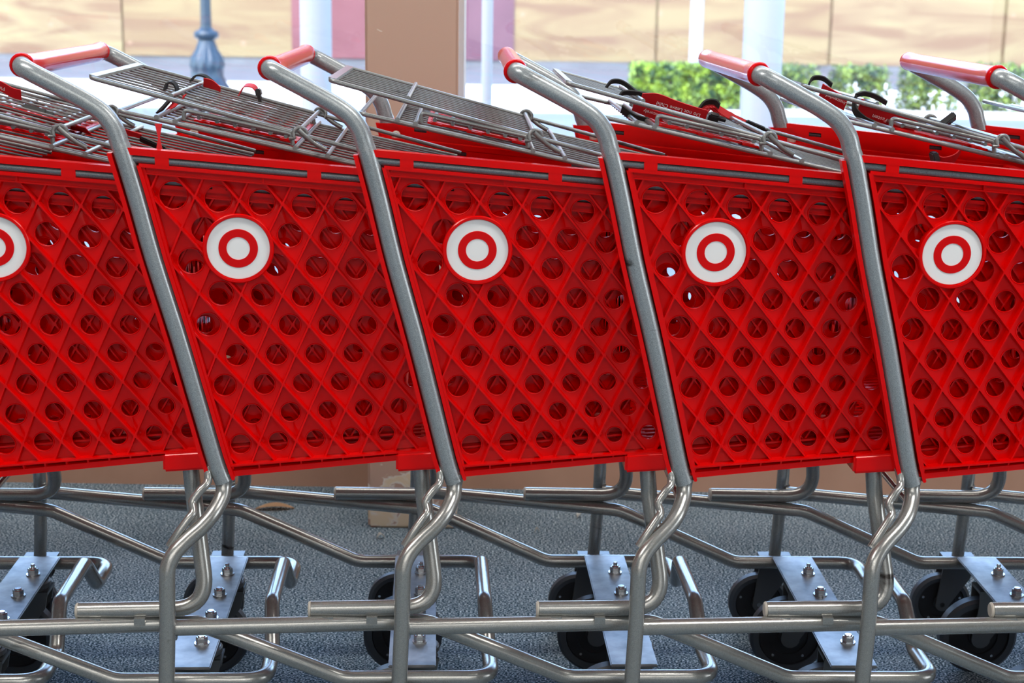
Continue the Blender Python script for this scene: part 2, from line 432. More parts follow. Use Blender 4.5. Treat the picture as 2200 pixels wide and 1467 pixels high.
# strips beside the upright tube
def strip(bm, off0, off1, o0, o1, top, bot):
    pp = []
    zz = [top + (bot - top) * i / 14 for i in range(15)]
    def px(z):
        for (x0, z0), (x1, z1) in zip(post, post[1:]):
            if z <= z0 and z >= z1: return x0 + (x1 - x0) * (z0 - z) / (z0 - z1)
        (x0, z0), (x1, z1) = (post[0], post[1]) if z > post[0][1] else (post[-2], post[-1])
        return x0 + (x1 - x0) * (z0 - z) / (z0 - z1)
    for a, c in zip(zz, zz[1:]):
        xa, xc = px(a), px(c)
        hexa(bm, [NS(xa + off0, a, o0), NS(xa + off1, a, o0), NS(xc + off1, c, o0), NS(xc + off0, c, o0),
                  NS(xa + off0, a, o1), NS(xa + off1, a, o1), NS(xc + off1, c, o1), NS(xc + off0, c, o1)])
    xe = px(bot); disc(bm, NS(xe + (off0 + off1) / 2, bot, (o0 + o1) / 2), (0, 1, 0), abs(off1 - off0) / 2, o1 - o0, 16)
strip(bm, .0165, .0225, -.010, .012, -.2755, -.792)
strip(bm, .0225, .0265, -.010, .004, -.2755, -.776)
strip(bm, -.0235, -.0165, -.010, .010, -.256, -.794)
strip(bm, -.018, .018, -.020, -.0155, -.256, -.79)
# lower ledge, skirt and gussets
bar(bm, -.094, XF, zb, -.001, .0022, -.0145, .0085, 4)
zbe = lambda x: -.7905 + .082 * (x + .0828)
def skirt(bm, x0, x1, n, o0, o1):
    for i in range(n):
        a, c = x0 + (x1 - x0) * i / n, x0 + (x1 - x0) * (i + 1) / n
        hexa(bm, [NS(a, zb(a), o0), NS(c, zb(c), o0), NS(c, zbe(c), o0), NS(a, zbe(a), o0),
                  NS(a, zb(a), o1), NS(c, zb(c), o1), NS(c, zbe(c), o1), NS(a, zbe(a), o1)])
        hexa(bm, [NS(a, zbe(a) + .0115, o1 - .001), NS(c, zbe(c) + .0115, o1 - .001), NS(c, zbe(c), o1 - .001), NS(a, zbe(a), o1 - .001),
                  NS(a, zbe(a) + .0095, .004), NS(c, zbe(c) + .0095, .004), NS(c, zbe(c), .004), NS(a, zbe(a), .004)])
skirt(bm, -.094, .45, 5, -.014, -.0085)
xg = -.0435
while xg < .44:
    z0, z1 = zb(xg), zbe(xg) + .009
    hexa(bm, [NS(xg, z0, -.009), NS(xg + .0028, z0, -.009), NS(xg + .0028, z1, -.009), NS(xg, z1, -.009),
              NS(xg, z0, .0075), NS(xg + .0028, z0, .0075), NS(xg + .0028, z1, .003), NS(xg, z1, .003)])
    xg += .0343
# mounting block under the basket
bl = bmesh.new(); box(bl, (.183, -.276, -.7855), (.2575, -.215, -.748))
for v in bl.verts:
    if v.co.z > -.76: v.co.z = zb(v.co.x)
    else: v.co.z = -.7845 + .065 * (v.co.x - .186)
bmesh.ops.bevel(bl, geom=bl.edges[:], offset=.004, segments=3, affect='EDGES')
tmp = bpy.data.meshes.new('t'); bl.to_mesh(tmp); bl.free(); bm.from_mesh(tmp)
# roundel seat: plate and raised bezel
nrm = Vector((.07, -1, -.03)).normalized()
disc(bm, NS(EMX, EMZ, -.0065), nrm, .0560, .0125, 64)
disc(bm, NS(EMX, EMZ, -.001), nrm, .0562, .0100, 64, bev=.0015, r_in=.0512)
mirror(bm)
# floor grid
for i in range(15):
    x = -.085 + i * .044
    if x > XF: break
    y = Wd(x, zb(x)) - .008
    hexa(bm, [Vector((x, -y, zb(x))), Vector((x + .007, -y, zb(x))), Vector((x + .007, y, zb(x))), Vector((x, y, zb(x))),
              Vector((x, -y, zb(x) - .008)), Vector((x + .007, -y, zb(x) - .008)), Vector((x + .007, y, zb(x) - .008)), Vector((x, y, zb(x) - .008))])
for i in range(-11, 12):
    y0 = i * .0235; x0, x1 = -.085, XF - .01
    hexa(bm, [Vector((x0, y0 - .0045, zb(x0) + .001)), Vector((x1, y0 * .9 - .0045, zb(x1) + .001)), Vector((x1, y0 * .9 + .0045, zb(x1) + .001)), Vector((x0, y0 + .0045, zb(x0) + .001)),
              Vector((x0, y0 - .0045, zb(x0) - .004)), Vector((x1, y0 * .9 - .0045, zb(x1) - .004)), Vector((x1, y0 * .9 + .0045, zb(x1) - .004)), Vector((x0, y0 + .0045, zb(x0) - .004))])
# front wall: lattice bars between top and bottom rails
yt, yb = Wd(XF, ztop(XF)), Wd(XF, zb(XF))
box(bm, (XF - .006, -yt, ztop(XF) - .04), (XF + .012, yt, ztop(XF)))
box(bm, (XF - .006, -yb, zb(XF) - .015), (XF + .006, yb, zb(XF) + .012))
for i in range(-9, 10):
    for sg in (-1, 1):
        y0 = i * .05; z0, z1 = zb(XF), ztop(XF) - .03
        a = Vector((XF, y0 - sg * .12, z0)); c = Vector((XF, y0 + sg * .12, z1))
        if max(abs(a.y), abs(c.y)) > yb: 
            lim = yb
            t0, t1 = 0, 1
            f = lambda t: a.y + (c.y - a.y) * t
            ts = [t / 40 for t in range(41) if abs(f(t / 40)) <= lim]
            if len(ts) < 2: continue
            a2, c2 = a.lerp(c, ts[0]), a.lerp(c, ts[-1])
        else: a2, c2 = a, c
        dd = (c2 - a2).normalized(); n_ = Vector((0, -dd.z, dd.y)) * .012
        hexa(bm, [a2 - n_ + Vector((-.002, 0, 0)), c2 - n_ + Vector((-.002, 0, 0)), c2 + n_ + Vector((-.002, 0, 0)), a2 + n_ + Vector((-.002, 0, 0)),
                  a2 - n_ + Vector((.002, 0, 0)), c2 - n_ + Vector((.002, 0, 0)), c2 + n_ + Vector((.002, 0, 0)), a2 + n_ + Vector((.002, 0, 0))])
basket = new('basket', bm, M_red, cart, shift=ZC)
for sg in (1, -1):
    def side_pt(o): 
        p = NS(EMX, EMZ, o); return Vector((p.x, p.y * sg, p.z))
    nn = Vector((nrm.x, nrm.y * sg, nrm.z))
    for nm, r1, r2, hh, m in (('roundel_disc', .0502, 0, .0050, M_white), ('roundel_ring', .0312, .0184, .0014, M_ered)):
        bm = bmesh.new(); disc(bm, side_pt(-.0022 if nm == 'roundel_disc' else .0006), nn, r1, hh, 64, bev=.0009 if nm == 'roundel_disc' else .0004, r_in=r2)
        o = new(nm, bm, m, basket, shift=ZC)
        o['label'] = 'white round badge on the basket side' if nm == 'roundel_disc' else 'red ring on the white badge'
# grey rod inside the rim
for sg in (1, -1):
    bm = bmesh.new()
    p = []
    for i in range(9):
        x = -.236 + (XF - .02 + .236) * i / 8; q = NS(x, ztop(x) - .0172, .0018); p.append(Vector((q.x, q.y * sg, q.z)))
    tube(bm, p, .0067, 14); new('rim_rod', bm, M_rod, cart, shift=ZC)['label'] = 'speckled grey rod inside the basket rim'

# ---- handle bar and uprights: one bent tube
arm = [(-.378, -.303, -.133), (-.337, -.303, -.154), (-.296, -.303, -.176), (-.268, -.303, -.1955), (-.2515, -.303, -.2185), (-.244, -.303, -.242)]
up = [NS(x, z, 0) for x, z in post[1:]]
cor = fillet([(-.392, 0, -.126), (-.394, -.303, -.1245), (-.337, -.303, -.154)], [0, .036, 0], 8)[1:-1]
near = [Vector((-.391, y, -.126)) for y in (0, -.08, -.16, -.22)] + cor + [Vector(p) for p in arm[1:]] + [NS(-.238, -.259, 0)] + up
near = catmull(near, 4)
full = [Vector(my(p)) for p in near[:0:-1]] + near
for i, p in enumerate(full):
    pass
bm = bmesh.new(); tube(bm, full, .0148, 20); new('handle_frame', bm, M_tube, cart, shift=ZC)['label'] = 'speckled grey tube bent into handle and uprights'
gp = [p for p in full if abs(p.y) < .2845 and p.x < -.365]
if gp[0].y > 0: gp = gp[::-1]      # start at the near end
bm = bmesh.new(); tube(bm, gp, .0172, 24)
for s_, a, c in ((0, gp[0], gp[1]), (1, gp[-1], gp[-2])):
    d = (c - a).normalized(); tube(bm, [a - d * .0005, a + d * .0022, a + d * .005, a + d * .0065], [.0172, .0192, .0192, .0172] if s_ == 0 else [.0172, .0176, .0176, .0172], 24)
new('handle_grip', bm, M_grip, cart, shift=ZC)['label'] = 'glossy red vinyl grip'
# printed band on the grip is plain red in the photograph

# ---- lower legs
leg = [(-.097, -.2755, -.785), (-.101, -.277, -.805), (-.103, -.287, -.824), (-.115, -.31, -.845), (-.131, -.325, -.862), (-.153, -.34, -.879), (-.171, -.353, -.896), (-.181, -.362, -.915), (-.1835, -.366, -.937), (-.185, -.370, -1.018), (-.189, -.372, -1.108), (-.193, -.372, -1.172)]
for sg in (1, -1):
    pts = [Vector((p[0], p[1] * sg, p[2])) for p in catmull(leg, 5)]
    bm = bmesh.new(); tube(bm, pts, .0131, 18)
    # weld bead where the base rail meets the leg
    for k in range(5): disc(bm, (-.176 , sg * -.362, -1.012 - k * .007), (1, -.3 * sg, 0), .0045, .008, 8)
    new('leg', bm, M_low, cart, shift=ZC)

# ---- base rail running forward and round the front, with a hump for nesting
halfr = [(-.180, -.357, -1.025), (.235, -.292, -1.043), (.476, -.280, -1.151), (.730, -.280, -1.152), (.728, -.165, -1.152), (.722, -.100, -1.083), (.722, 0, -1.083)]
radr = [0, .07, .07, .042, .03, .03, 0]
nr = fillet(halfr, radr, 7)
fullr = nr + [Vector(my(p)) for p in nr[-2::-1]]
def flt(i, m):
    e = min(i, m - 1 - i)
    return (1.0, 1.0)
bm = bmesh.new(); tube(bm, fullr, .0136, 18); new('base_frame', bm, M_low, cart, shift=ZC)

# ---- J shaped supports from the basket down onto the base rail
J = [(.2215, -.243, -.755), (.228, -.252, -.83), (.254, -.300, -1.0135), (.042, -.3075, -1.0135)]
for sg in (1, -1):
    pts = [Vector((p[0], p[1] * sg, p[2])) for p in fillet(J, [0, .1, .052, 0], 10)]
    bm = bmesh.new(); tube(bm, pts, .0137, 18)
    for x in (.062, .135): box(bm, (x, sg * -.318 - .006, -1.034), (x + .018, sg * -.318 + .006, -1.022))
    st_ = new('support_tube', bm, M_low, cart, shift=ZC)
    bm = bmesh.new(); disc(bm, (.0405, sg * -.3075, -1.0135), (1, 0, 0), .0134, .006, 24, bev=.0022)
    new('end_cap', bm, M_cap, st_, shift=ZC)['label'] = 'beige plastic end cap'

# ---- cross braces between the legs
zg = [(-.182, -.345, -.889), (-.168, -.340, -.868), (-.152, -.330, -.847), (-.145, -.322, -.838), (-.148, -.312, -.824), (-.1365, -.304, -.808), (-.125, -.292, -.796), (-.127, -.262, -.772), (-.127, -.1, -.772), (-.127, 0, -.772)]
h = catmull(zg, 4); fz = h + [Vector(my(p)) for p in h[-2::-1]]
bm = bmesh.new(); tube(bm, fz, .0068, 10); new('cross_brace', bm, M_low, cart, shift=ZC)['label'] = 'thin grey bar bent in a zigzag between the legs'
bm = bmesh.new(); tube(bm, [(-.108, -.292, -.832), (-.108, .292, -.832)], .0052, 10); new('cross_brace', bm, M_low, cart, shift=ZC)

# ---- caster plate, nuts, casters
PZ = -1.139
bm = bmesh.new(); box(bm, (.552, -.268, PZ), (.634, .268, PZ + .0055)); bmesh.ops.bevel(bm, geom=bm.edges[:], offset=.0018, segments=2, affect='EDGES')
plate = new('caster_plate', bm, M_zinc, cart, shift=ZC, smooth=False); plate['label'] = 'flat zinc plate across the front of the base'
for y in (.168, .058, -.055, -.168):
    bm = bmesh.new(); z = PZ + .0055
    disc(bm, (.605, y, z + .0012), (0, 0, 1), .0135, .0024, 20)
    disc(bm, (.605, y, z + .0075), (0, 0, 1), .0105, .0110, 6, bev=.0012)
    disc(bm, (.605, y, z + .0140), (0, 0, 1), .0072, .0040, 16, bev=.0012)
    if y > .1: disc(bm, (.605, y, z + .0175), (0, 0, 1), .0042, .010, 12, bev=.0008)
    new('hex_nut', bm, M_bolt, plate, shift=ZC, smooth=False)
def wheel(parent, c, r, wd):
    bm = bmesh.new(); disc(bm, c, (0, 1, 0), r, wd, 48, bev=.006, r_in=r * .78)
    new('tyre', bm, M_rubber, parent, shift=ZC)
    bm = bmesh.new(); disc(bm, c, (0, 1, 0), r * .785, wd * .7, 40, bev=.002, r_in=r * .5)
    disc(bm, c, (0, 1, 0), r * .52, wd * .45, 32); disc(bm, c, (0, 1, 0), r * .26, wd * .95, 24, bev=.002)
    new('wheel_core', bm, M_hub, parent, shift=ZC)
    bm = bmesh.new()
    for k in range(5):
        a = 2 * PI * k / 5 + .3; disc(bm, (c[0] + math.cos(a) * r * .65, c[1], c[2] + math.sin(a) * r * .65), (0, 1, 0), .0028, wd * .7 + .003, 8)
    tag(new('rivets', bm, M_bolt, parent, shift=ZC), kind='stuff')
    bm = bmesh.new(); disc(bm, c, (0, 1, 0), .0065, wd + .016, 6, bev=.001)
    new('axle_bolt', bm, M_bolt, parent, shift=ZC)
def plate_poly(bm, pts, y, t):
    a = [bm.verts.new((x, y - t / 2, z)) for x, z in pts]; c = [bm.verts.new((x, y + t / 2, z)) for x, z in pts]
    bm.faces.new(a); bm.faces.new(c[::-1])
    for i in range(len(pts)): bm.faces.new((a[i], c[i], c[(i + 1) % len(pts)], a[(i + 1) % len(pts)]))
def rnd(cx, cz, r, a0, a1, n=8): return [(cx + r * math.cos(a0 + (a1 - a0) * i / n), cz + r * math.sin(a0 + (a1 - a0) * i / n)) for i in range(n + 1)]
for sg in (1, -1):
    y = .160 * sg; ax, az, r = .569, -1.258, .0785
    bm = bmesh.new()
    disc(bm, (.604, y, PZ - .008), (0, 0, 1), .036, .014, 32, bev=.003); disc(bm, (.604, y, PZ - .018), (0, 0, 1), .030, .010, 32, bev=.003)
    for s2 in (-1, 1):
        pts = [(.560, PZ - .018), (.560, -1.19), (ax - .010, -1.20)] + rnd(ax, az, .019, PI, 2 * PI) + [(.634, -1.19), (.640, PZ - .018)]
        plate_poly(bm, pts, y + s2 * .0255, .0035)
    box(bm, (.560, y - .027, PZ - .024), (.640, y + .027, PZ - .018))
    cst = new('front_caster', bm, M_fork, cart, shift=ZC, smooth=False)
    wheel(cst, (ax, y, az), r, .032)
    y = .372 * sg; ax, az, r = -.224, -1.2745, .0635
    bm = bmesh.new()
    for s2 in (-1, 1):
        pts = [(-.226, -1.172)] + [(ax - .014, az + .004)] + rnd(ax, az, .0145, PI, 2 * PI) + [(-.170, -1.215), (-.158, -1.172)]
        plate_poly(bm, pts, y + s2 * .0205, .003)
    box(bm, (-.226, y - .022, -1.176), (-.158, y + .022, -1.170))
    cst = new('rear_caster', bm, M_fork, cart, shift=ZC, smooth=False)
    wheel(cst, (ax, y, az), r, .028)

# ---- child seat frame and rear gate, folded up
def zA(x): return -.147 - .262 * (x + .306)
def zB(x): return -.197 - .217 * (x + .253)
ws = .207
def frame_path(x0, x1, hw, zf, dz=0, rad=.012):
    c = [(x1, -hw, zf(x1) + dz), (x0, -hw, zf(x0) + dz), (x0, hw, zf(x0) + dz), (x1, hw, zf(x1) + dz)]
    return fillet(c, [0, rad, rad, 0], 5)
bm = bmesh.new(); tube(bm, frame_path(-.306, .292, ws, zA), .0037, 12)
hexa(bm, [Vector((x, y, zA(x) + .0045 + dz)) for dz in (0, -.005) for (x, y) in ((-.309, -ws + .006), (-.297, -ws + .006), (-.297, ws - .006), (-.309, ws - .006))])
tube(bm, [(-.181, -ws + .012, zA(-.181) + .0052), (-.181, ws - .012, zA(-.181) + .0052)], .0036, 10)
tube(bm, [(.025, -ws - .004, zA(.025) + .0055), (.025, ws + .004, zA(.025) + .0055)], .0038, 10)
for sg in (1, -1):   # curled hooks and their links
    y = sg * (ws + .006); c0 = Vector((.027, y, zA(.027) + .001)); ring = []
    for k in range(15):
        a = -2.2 + k * 4.6 / 14; ring.append(c0 + Vector((.0105 * math.sin(a), (k / 14) * .008 * -sg, .0105 * math.cos(a))))
    tube(bm, [ring[0] + Vector((-.009, 0, -.001))] + ring, .0034, 10)
    tube(bm, catmull([(.025, y * .99, -.226), (.036, y * .985, -.2365), (.050, y * .97, -.248), (.068, y * .96, -.2585)], 4), .0043, 10)
gateA = new('seat_gate', bm, M_wire, cart, shift=ZC); gateA['label'] = 'folded grey wire child-seat gate'
for i in range(9):
    y = -ws + .012 + (2 * ws - .024) * (i + .8) / 9.6
    bm = bmesh.new(); tube(bm, [(-.304, y, zA(-.304) - .001), (.024, y, zA(.024) - .001)], .0019, 8)
    new('gate_wire', bm, M_wire, gateA, shift=ZC)
hb = .243
bm = bmesh.new(); tube(bm, frame_path(-.255, .285, hb, zB), .0037, 12)
for x in (-.196, -.167, .022, .074): tube(bm, [(x, -hb - .006, zB(x) + .0042), (x, hb + .006, zB(x) + .0042)], .0038, 10)
for sg in (1, -1):
    y = sg * .208
    tube(bm, fillet([(-.159, y, -.213), (-.159, y, -.1965), (.0135, y, -.2335), (.0150, y, -.252)], [0, .009, .008, 0], 5), .0036, 10)
gateB = new('rear_gate', bm, M_wire, cart, shift=ZC); gateB['label'] = 'grey wire rear gate swung up over the basket'
for i in range(12):
    y = -hb + 2 * hb * (i + .9) / 12.8
    bm = bmesh.new(); tube(bm, [(-.198, y, zB(-.198) - .0002), (.285, y, zB(.285) - .0002)], .0019, 8)
    new('gate_wire', bm, M_wire, gateB, shift=ZC)
# cross wires of the seat shelf, ending in cut nubs
bm = bmesh.new()
for x in (-.137, -.108, -.079, -.050, -.022, .003):
    tube(bm, [(x, -.197, -.2055 - .205 * (x + .137) - .004), (x, .197, -.2055 - .205 * (x + .137) - .004)], .0036, 10)
tube(bm, [(-.137, -.18, -.209), (.01, -.18, -.239)], .0032, 8); tube(bm, [(-.137, .18, -.209), (.01, .18, -.239)], .0032, 8)
new('seat_wires', bm, M_wire, gateB, shift=ZC)
# red plastic seat flap with leg-hole slots
bm = bmesh.new()
zS = lambda x: -.2165 - .205 * (x + .137)
for j in range(8):
    y0 = -.155 + j * .0388
    for (a, c, wv) in ((-.145, .012, .017),):
        hexa(bm, [Vector((a, y0, zS(a))), Vector((c, y0, zS(c))), Vector((c, y0 + wv, zS(c))), Vector((a, y0 + wv, zS(a))),
                  Vector((a, y0, zS(a) - .004)), Vector((c, y0, zS(c) - .004)), Vector((c, y0 + wv, zS(c) - .004)), Vector((a, y0 + wv, zS(a) - .004))])
for a, c in ((-.15, -.125), (-.085, -.06), (-.01, .018)):
    hexa(bm, [Vector((a, -.165, zS(a) - .001)), Vector((c, -.165, zS(c) - .001)), Vector((c, .165, zS(c) - .001)), Vector((a, .165, zS(a) - .001)),
              Vector((a, -.165, zS(a) - .005)), Vector((c, -.165, zS(c) - .005)), Vector((c, .165, zS(c) - .005)), Vector((a, .165, zS(a) - .005))])
new('seat_flap', bm, M_red, cart, shift=ZC, smooth=False)['label'] = 'red plastic child-seat flap'
# pivot knobs on the inside of the rear corners
for sg in (1, -1):
    bm = bmesh.new(); disc(bm, (-.222, sg * .2815, -.278), (0, 1, 0), .0085, .012, 20, bev=.003)
    new('pivot_knob', bm, M_cap, cart, shift=ZC)

# ------------------------------------------------------------------ copies: the nested row
row = [(-1.530, -.2530, .0459), (-1.1518, -.2350, .0459), (-.7696, -.2170, .0521), (-.3847, -.1954, .0436), (0, -.1803, .0305), (.3840, -.1684, .0307), (.7695, -.1572, .0265), (1.1571, -.1469, .0062)]
labels = [
 'shopping cart at the far left, only its front base plate and casters in view',
 'shopping cart whose zinc plate stands left of the first full grey leg',
 'shopping cart cut by the left picture edge, half its bullseye badge showing',
 'red shopping cart with the leftmost complete bullseye badge and a long red grip',
 'red shopping cart whose handle and red grip stand just left of the taupe pillar',
 'red shopping cart in mid-row, red grip seen end-on, red strap on its gate',
 'red shopping cart with a black strap buckle sticking up from its wire gate',
 'shopping cart at the right picture edge, mainly its red grip and gate showing']
def copy_tree(o, parent=None):
    c = o.copy(); C.objects.link(c)
    if parent: c.parent = parent
    for ch in o.children: copy_tree(ch, c)
    return c
carts = []
for i, (x, y, a) in enumerate(row):
    o = cart if i == 0 else None
    if o is None: o = copy_tree(cart)
    carts.append(o)
for o, (x, y, a), lb in zip(carts, row, labels):
    o.location = (x, 2.95 + y, 0); o.rotation_euler = (0, 0, a)
    tag(o, lb, 'cart', 'nested red shopping carts')

# ------------------------------------------------------------------ child-seat straps, one set per cart that shows them
def ribbon(name, parent, pts, up, wd, m, th=.0016, n=5):
    P = catmull(pts, n); U = [Vector(u) for u in up] if isinstance(up, list) else [Vector(up)] * len(pts)
    bm = bmesh.new(); rows = []
    for i, p in enumerate(P):
        t = i / (len(P) - 1) * (len(U) - 1); k = min(int(t), len(U) - 2); u = U[k].lerp(U[k + 1], t - k).normalized()
        T = (P[min(i + 1, len(P) - 1)] - P[max(i - 1, 0)]).normalized(); nn = T.cross(u).normalized() * th / 2; uu = u * wd / 2
        rows.append([bm.verts.new(p + uu + nn), bm.verts.new(p - uu + nn), bm.verts.new(p - uu - nn), bm.verts.new(p + uu - nn)])
    for a, c in zip(rows, rows[1:]):
        for k in range(4): bm.faces.new((a[k], a[(k + 1) % 4], c[(k + 1) % 4], c[k]))
    bm.faces.new(rows[0]); bm.faces.new(rows[-1][::-1])
    return new(name, bm, m, parent, shift=ZC)
def buckle(parent, c, d, up, l=.032, wd=.024, th=.011, name='buckle'):
    d = Vector(d).normalized(); up = Vector(up); up = (up - d * up.dot(d)).normalized(); s = d.cross(up)
    Mx = Matrix(((d.x, up.x, s.x, c[0]), (d.y, up.y, s.y, c[1]), (d.z, up.z, s.z, c[2]), (0, 0, 0, 1)))
    bm = bmesh.new(); box(bm, (-l / 2, -wd / 2, -th / 2), (l / 2, wd / 2, th / 2)); bmesh.ops.bevel(bm, geom=bm.edges[:], offset=.002, segments=2, affect='EDGES')
    box(bm, (l / 2 - .002, -wd * .36, -th * .3), (l / 2 + .012, -wd * .16, th * .3)); box(bm, (l / 2 - .002, wd * .16, -th * .3), (l / 2 + .012, wd * .36, th * .3))
    bmesh.ops.transform(bm, matrix=Mx, verts=bm.verts)
    return new(name, bm, M_black, parent, shift=ZC)
def words(parent, txt, c, d, up, size):
    cu = bpy.data.curves.new('lettering', 'FONT'); cu.body = txt; cu.size = size; cu.align_x = 'CENTER'; cu.align_y = 'CENTER'; cu.extrude = .0001
    t = bpy.data.objects.new('lettering', cu); C.objects.link(t)
    d = Vector(d).normalized(); up = Vector(up); up = (up - d * up.dot(d)).normalized(); s = d.cross(up)
    Mx = Matrix(((d.x, up.x, s.x, c[0]), (d.y, up.y, s.y, c[1]), (d.z, up.z, s.z, c[2] + ZC), (0, 0, 0, 1)))
    bpy.context.view_layer.update()
    dg = bpy.context.evaluated_depsgraph_get(); me = bpy.data.meshes.new_from_object(t.evaluated_get(dg)); bpy.data.objects.remove(t)
    me.transform(Mx); me.materials.clear(); me.materials.append(M_print)
    o = bpy.data.objects.new('lettering', me); C.objects.link(o); o.parent = parent; o['label'] = 'white printed warning, upside down'
    return o
U = (.12, -.55, .85)
# middle cart: broad strap lying along the gate, black loops, dark buckle
c = carts[5]
s = ribbon('safety_strap', c, [(-.176, -.11, -.180), (-.150, -.11, -.180), (-.116, -.11, -.192), (-.085, -.11, -.2015), (-.064, -.11, -.207)], U, .030, M_strap)
s['label'] = 'red warning strap, print upside down'
words(s, 'Do not Leave Child', (-.112, -.1125, -.1935), (-1, 0, .27), (-.1, .4, -.9), .0098)
buckle(s, (-.053, -.11, -.2105), (1, 0, -.27), U, .018, .026, .012)
s = ribbon('safety_strap', c, [(-.190, -.12, -.188), (-.165, -.12, -.198), (-.14, -.12, -.206), (-.11, -.12, -.212)], U, .018, M_strap)
words(s, 'Securely', (-.158, -.1222, -.1995), (-1, 0, .3), (-.1, .4, -.9), .0085)
ribbon('strap_loop', c, [(-.213, -.10, -.176), (-.205, -.10, -.168), (-.185, -.10, -.168), (-.165, -.10, -.172), (-.150, -.10, -.178)], U, .009, M_web, .003)
ribbon('strap_loop', c, [(-.222, .05, -.170), (-.212, .05, -.158), (-.195, .05, -.158), (-.178, .05, -.168), (-.168, .03, -.176)], U, .009, M_web, .003)
ribbon('strap_loop', c, [(-.21, -.13, -.192), (-.19, -.13, -.206), (-.165, -.13, -.213)], U, .014, M_web, .003)
for q in range(3):
    ribbon('safety_strap', c, [(-.036 + q * .008, .15 + q * .008, -.216), (-.022 + q * .006, .155, -.203), (-.004 + q * .004, .16, -.214), (.03, .165, -.228), (.062, .17, -.243)], (.2, .5, .8), .014, M_strap)
ribbon('strap_loop', c, [(-.040, .15, -.214), (-.028, .15, -.200), (-.010, .15, -.198), (.000, .15, -.206)], U, .011, M_web, .004)
buckle(c, (.070, .17, -.246), (1, .1, -.4), U, .040, .018, .008)
# cart right of it: strap with print, buckle standing up, strap hanging over the rim
c = carts[6]
s = ribbon('safety_strap', c, [(-.190, -.11, -.186), (-.165, -.11, -.1945), (-.14, -.11, -.202), (-.115, -.11, -.210), (-.09, -.11, -.218)], U, .034, M_strap)
words(s, 'Please Fasten', (-.140, -.1135, -.2085), (-1, 0, .3), (-.1, .4, -.9), .0105)
words(s, 'Do not Leave Child', (-.130, -.1075, -.1965), (-1, 0, .3), (-.1, .4, -.9), .0105)
s = ribbon('safety_strap', c, [(-.250, -.08, -.160), (-.228, -.08, -.172), (-.205, -.08, -.184)], U, .026, M_strap)
words(s, 'Unattended', (-.222, -.0825, -.176), (-1, 0, .4), (-.1, .4, -.9), .0085)
ribbon('strap_loop', c, [(-.25, .02, -.158), (-.243, .02, -.146), (-.225, .02, -.146), (-.208, .02, -.158)], U, .009, M_web, .003)
ribbon('strap_loop', c, [(-.195, -.10, -.168), (-.180, -.10, -.164), (-.160, -.10, -.169), (-.140, -.10, -.180)], U, .009, M_web, .003)
ribbon('strap_loop', c, [(-.200, -.12, -.17), (-.200, -.125, -.19), (-.185, -.13, -.205), (-.165, -.13, -.214)], (.3, -.5, .7), .012, M_web, .003)
buckle(c, (.006, .04, -.222), (-.75, 0, -.62), (.2, -.7, .6), .040, .026, .012)
s = ribbon('safety_strap', c, [(-.082, -.20, -.262), (-.070, -.205, -.268), (-.050, -.205, -.262), (-.038, -.2, -.248)], (0, -.6, .8), .022, M_strap)
buckle(s, (-.082, -.205, -.262), (.3, 0, -1), (0, -1, 0), .022, .026, .010)
# leftmost complete cart: strap looped round the gate bar and a tail hanging down
c = carts[3]
s = ribbon('safety_strap', c, [(-.178, -.12, -.182), (-.186, -.12, -.192), (-.198, -.12, -.204)], (.8, -.3, .4), .026, M_strap)
ribbon('strap_loop', c, [(-.192, -.12, -.183), (-.202, -.12, -.194), (-.214, -.12, -.207)], (.8, -.3, .4), .013, M_web, .004)
ribbon('strap_loop', c, [(-.203, -.12, -.170), (-.199, -.12, -.160), (-.190, -.12, -.158), (-.184, -.12, -.166), (-.184, -.12, -.178)], (.3, .9, .2), .010, M_web, .003)
ribbon('strap_loop', c, [(-.20, .13, -.170), (-.19, .13, -.160), (-.175, .13, -.161), (-.160, .13, -.172)], (.3, .9, .2), .010, M_web, .003)
ribbon('safety_strap', c, [(-.176, .12, -.172), (-.160, .12, -.176), (-.146, .12, -.188)], U, .020, M_strap)
s = ribbon('safety_strap', c, [(-.118, .17, -.196), (-.108, .17, -.180), (-.092, .17, -.181), (-.084, .17, -.192)], (.1, .9, .2), .022, M_strap)
buckle(s, (-.083, .17, -.192), (.2, 0, -1), (0, 1, 0), .014, .026, .010)
bm = bmesh.new()
for (z0, z1, w0, w1) in ((-.214, -.236, .0058, .0012), (-.236, -.262, .0012, .0065)):
    hexa(bm, [Vector((-.189 - w0, -.27, z0)), Vector((-.189 + w0, -.27, z0)), Vector((-.189 + w1, -.27, z1)), Vector((-.189 - w1, -.27, z1)),
              Vector((-.189 - w0, -.268, z0)), Vector((-.189 + w0, -.268, z0)), Vector((-.189 + w1, -.268, z1)), Vector((-.189 - w1, -.268, z1))])
new('strap_tail', bm, M_strap, c, shift=ZC, smooth=False)['label'] = 'narrow twisted red strap end hanging'
# cart at the left edge: red straps under and over the wires, black buckle
c = carts[2]
s = ribbon('safety_strap', c, [(-.15, .02, -.172), (-.125, .02, -.176), (-.105, .02, -.187), (-.09, .02, -.191)], U, .022, M_strap)
words(s, 'Please', (-.128, .0175, -.1785), (-1, 0, .2), (-.1, .4, -.9), .0095)
ribbon('safety_strap', c, [(-.14, -.06, -.199), (-.10, -.06, -.207), (-.06, -.06, -.218), (-.01, -.06, -.232), (.04, -.06, -.245)], (0, -.9, .3), .05, M_strap)
buckle(c, (-.055, -.03, -.212), (1, 0, -.28), (0, -.9, .3), .040, .016, .009)
ribbon('safety_strap', c, [(.09, -.10, -.236), (.115, -.10, -.243), (.137, -.10, -.250)], U, .010, M_strap)
buckle(c, (.155, -.10, -.262), (1, 0, -.45), U, .046, .012, .007)

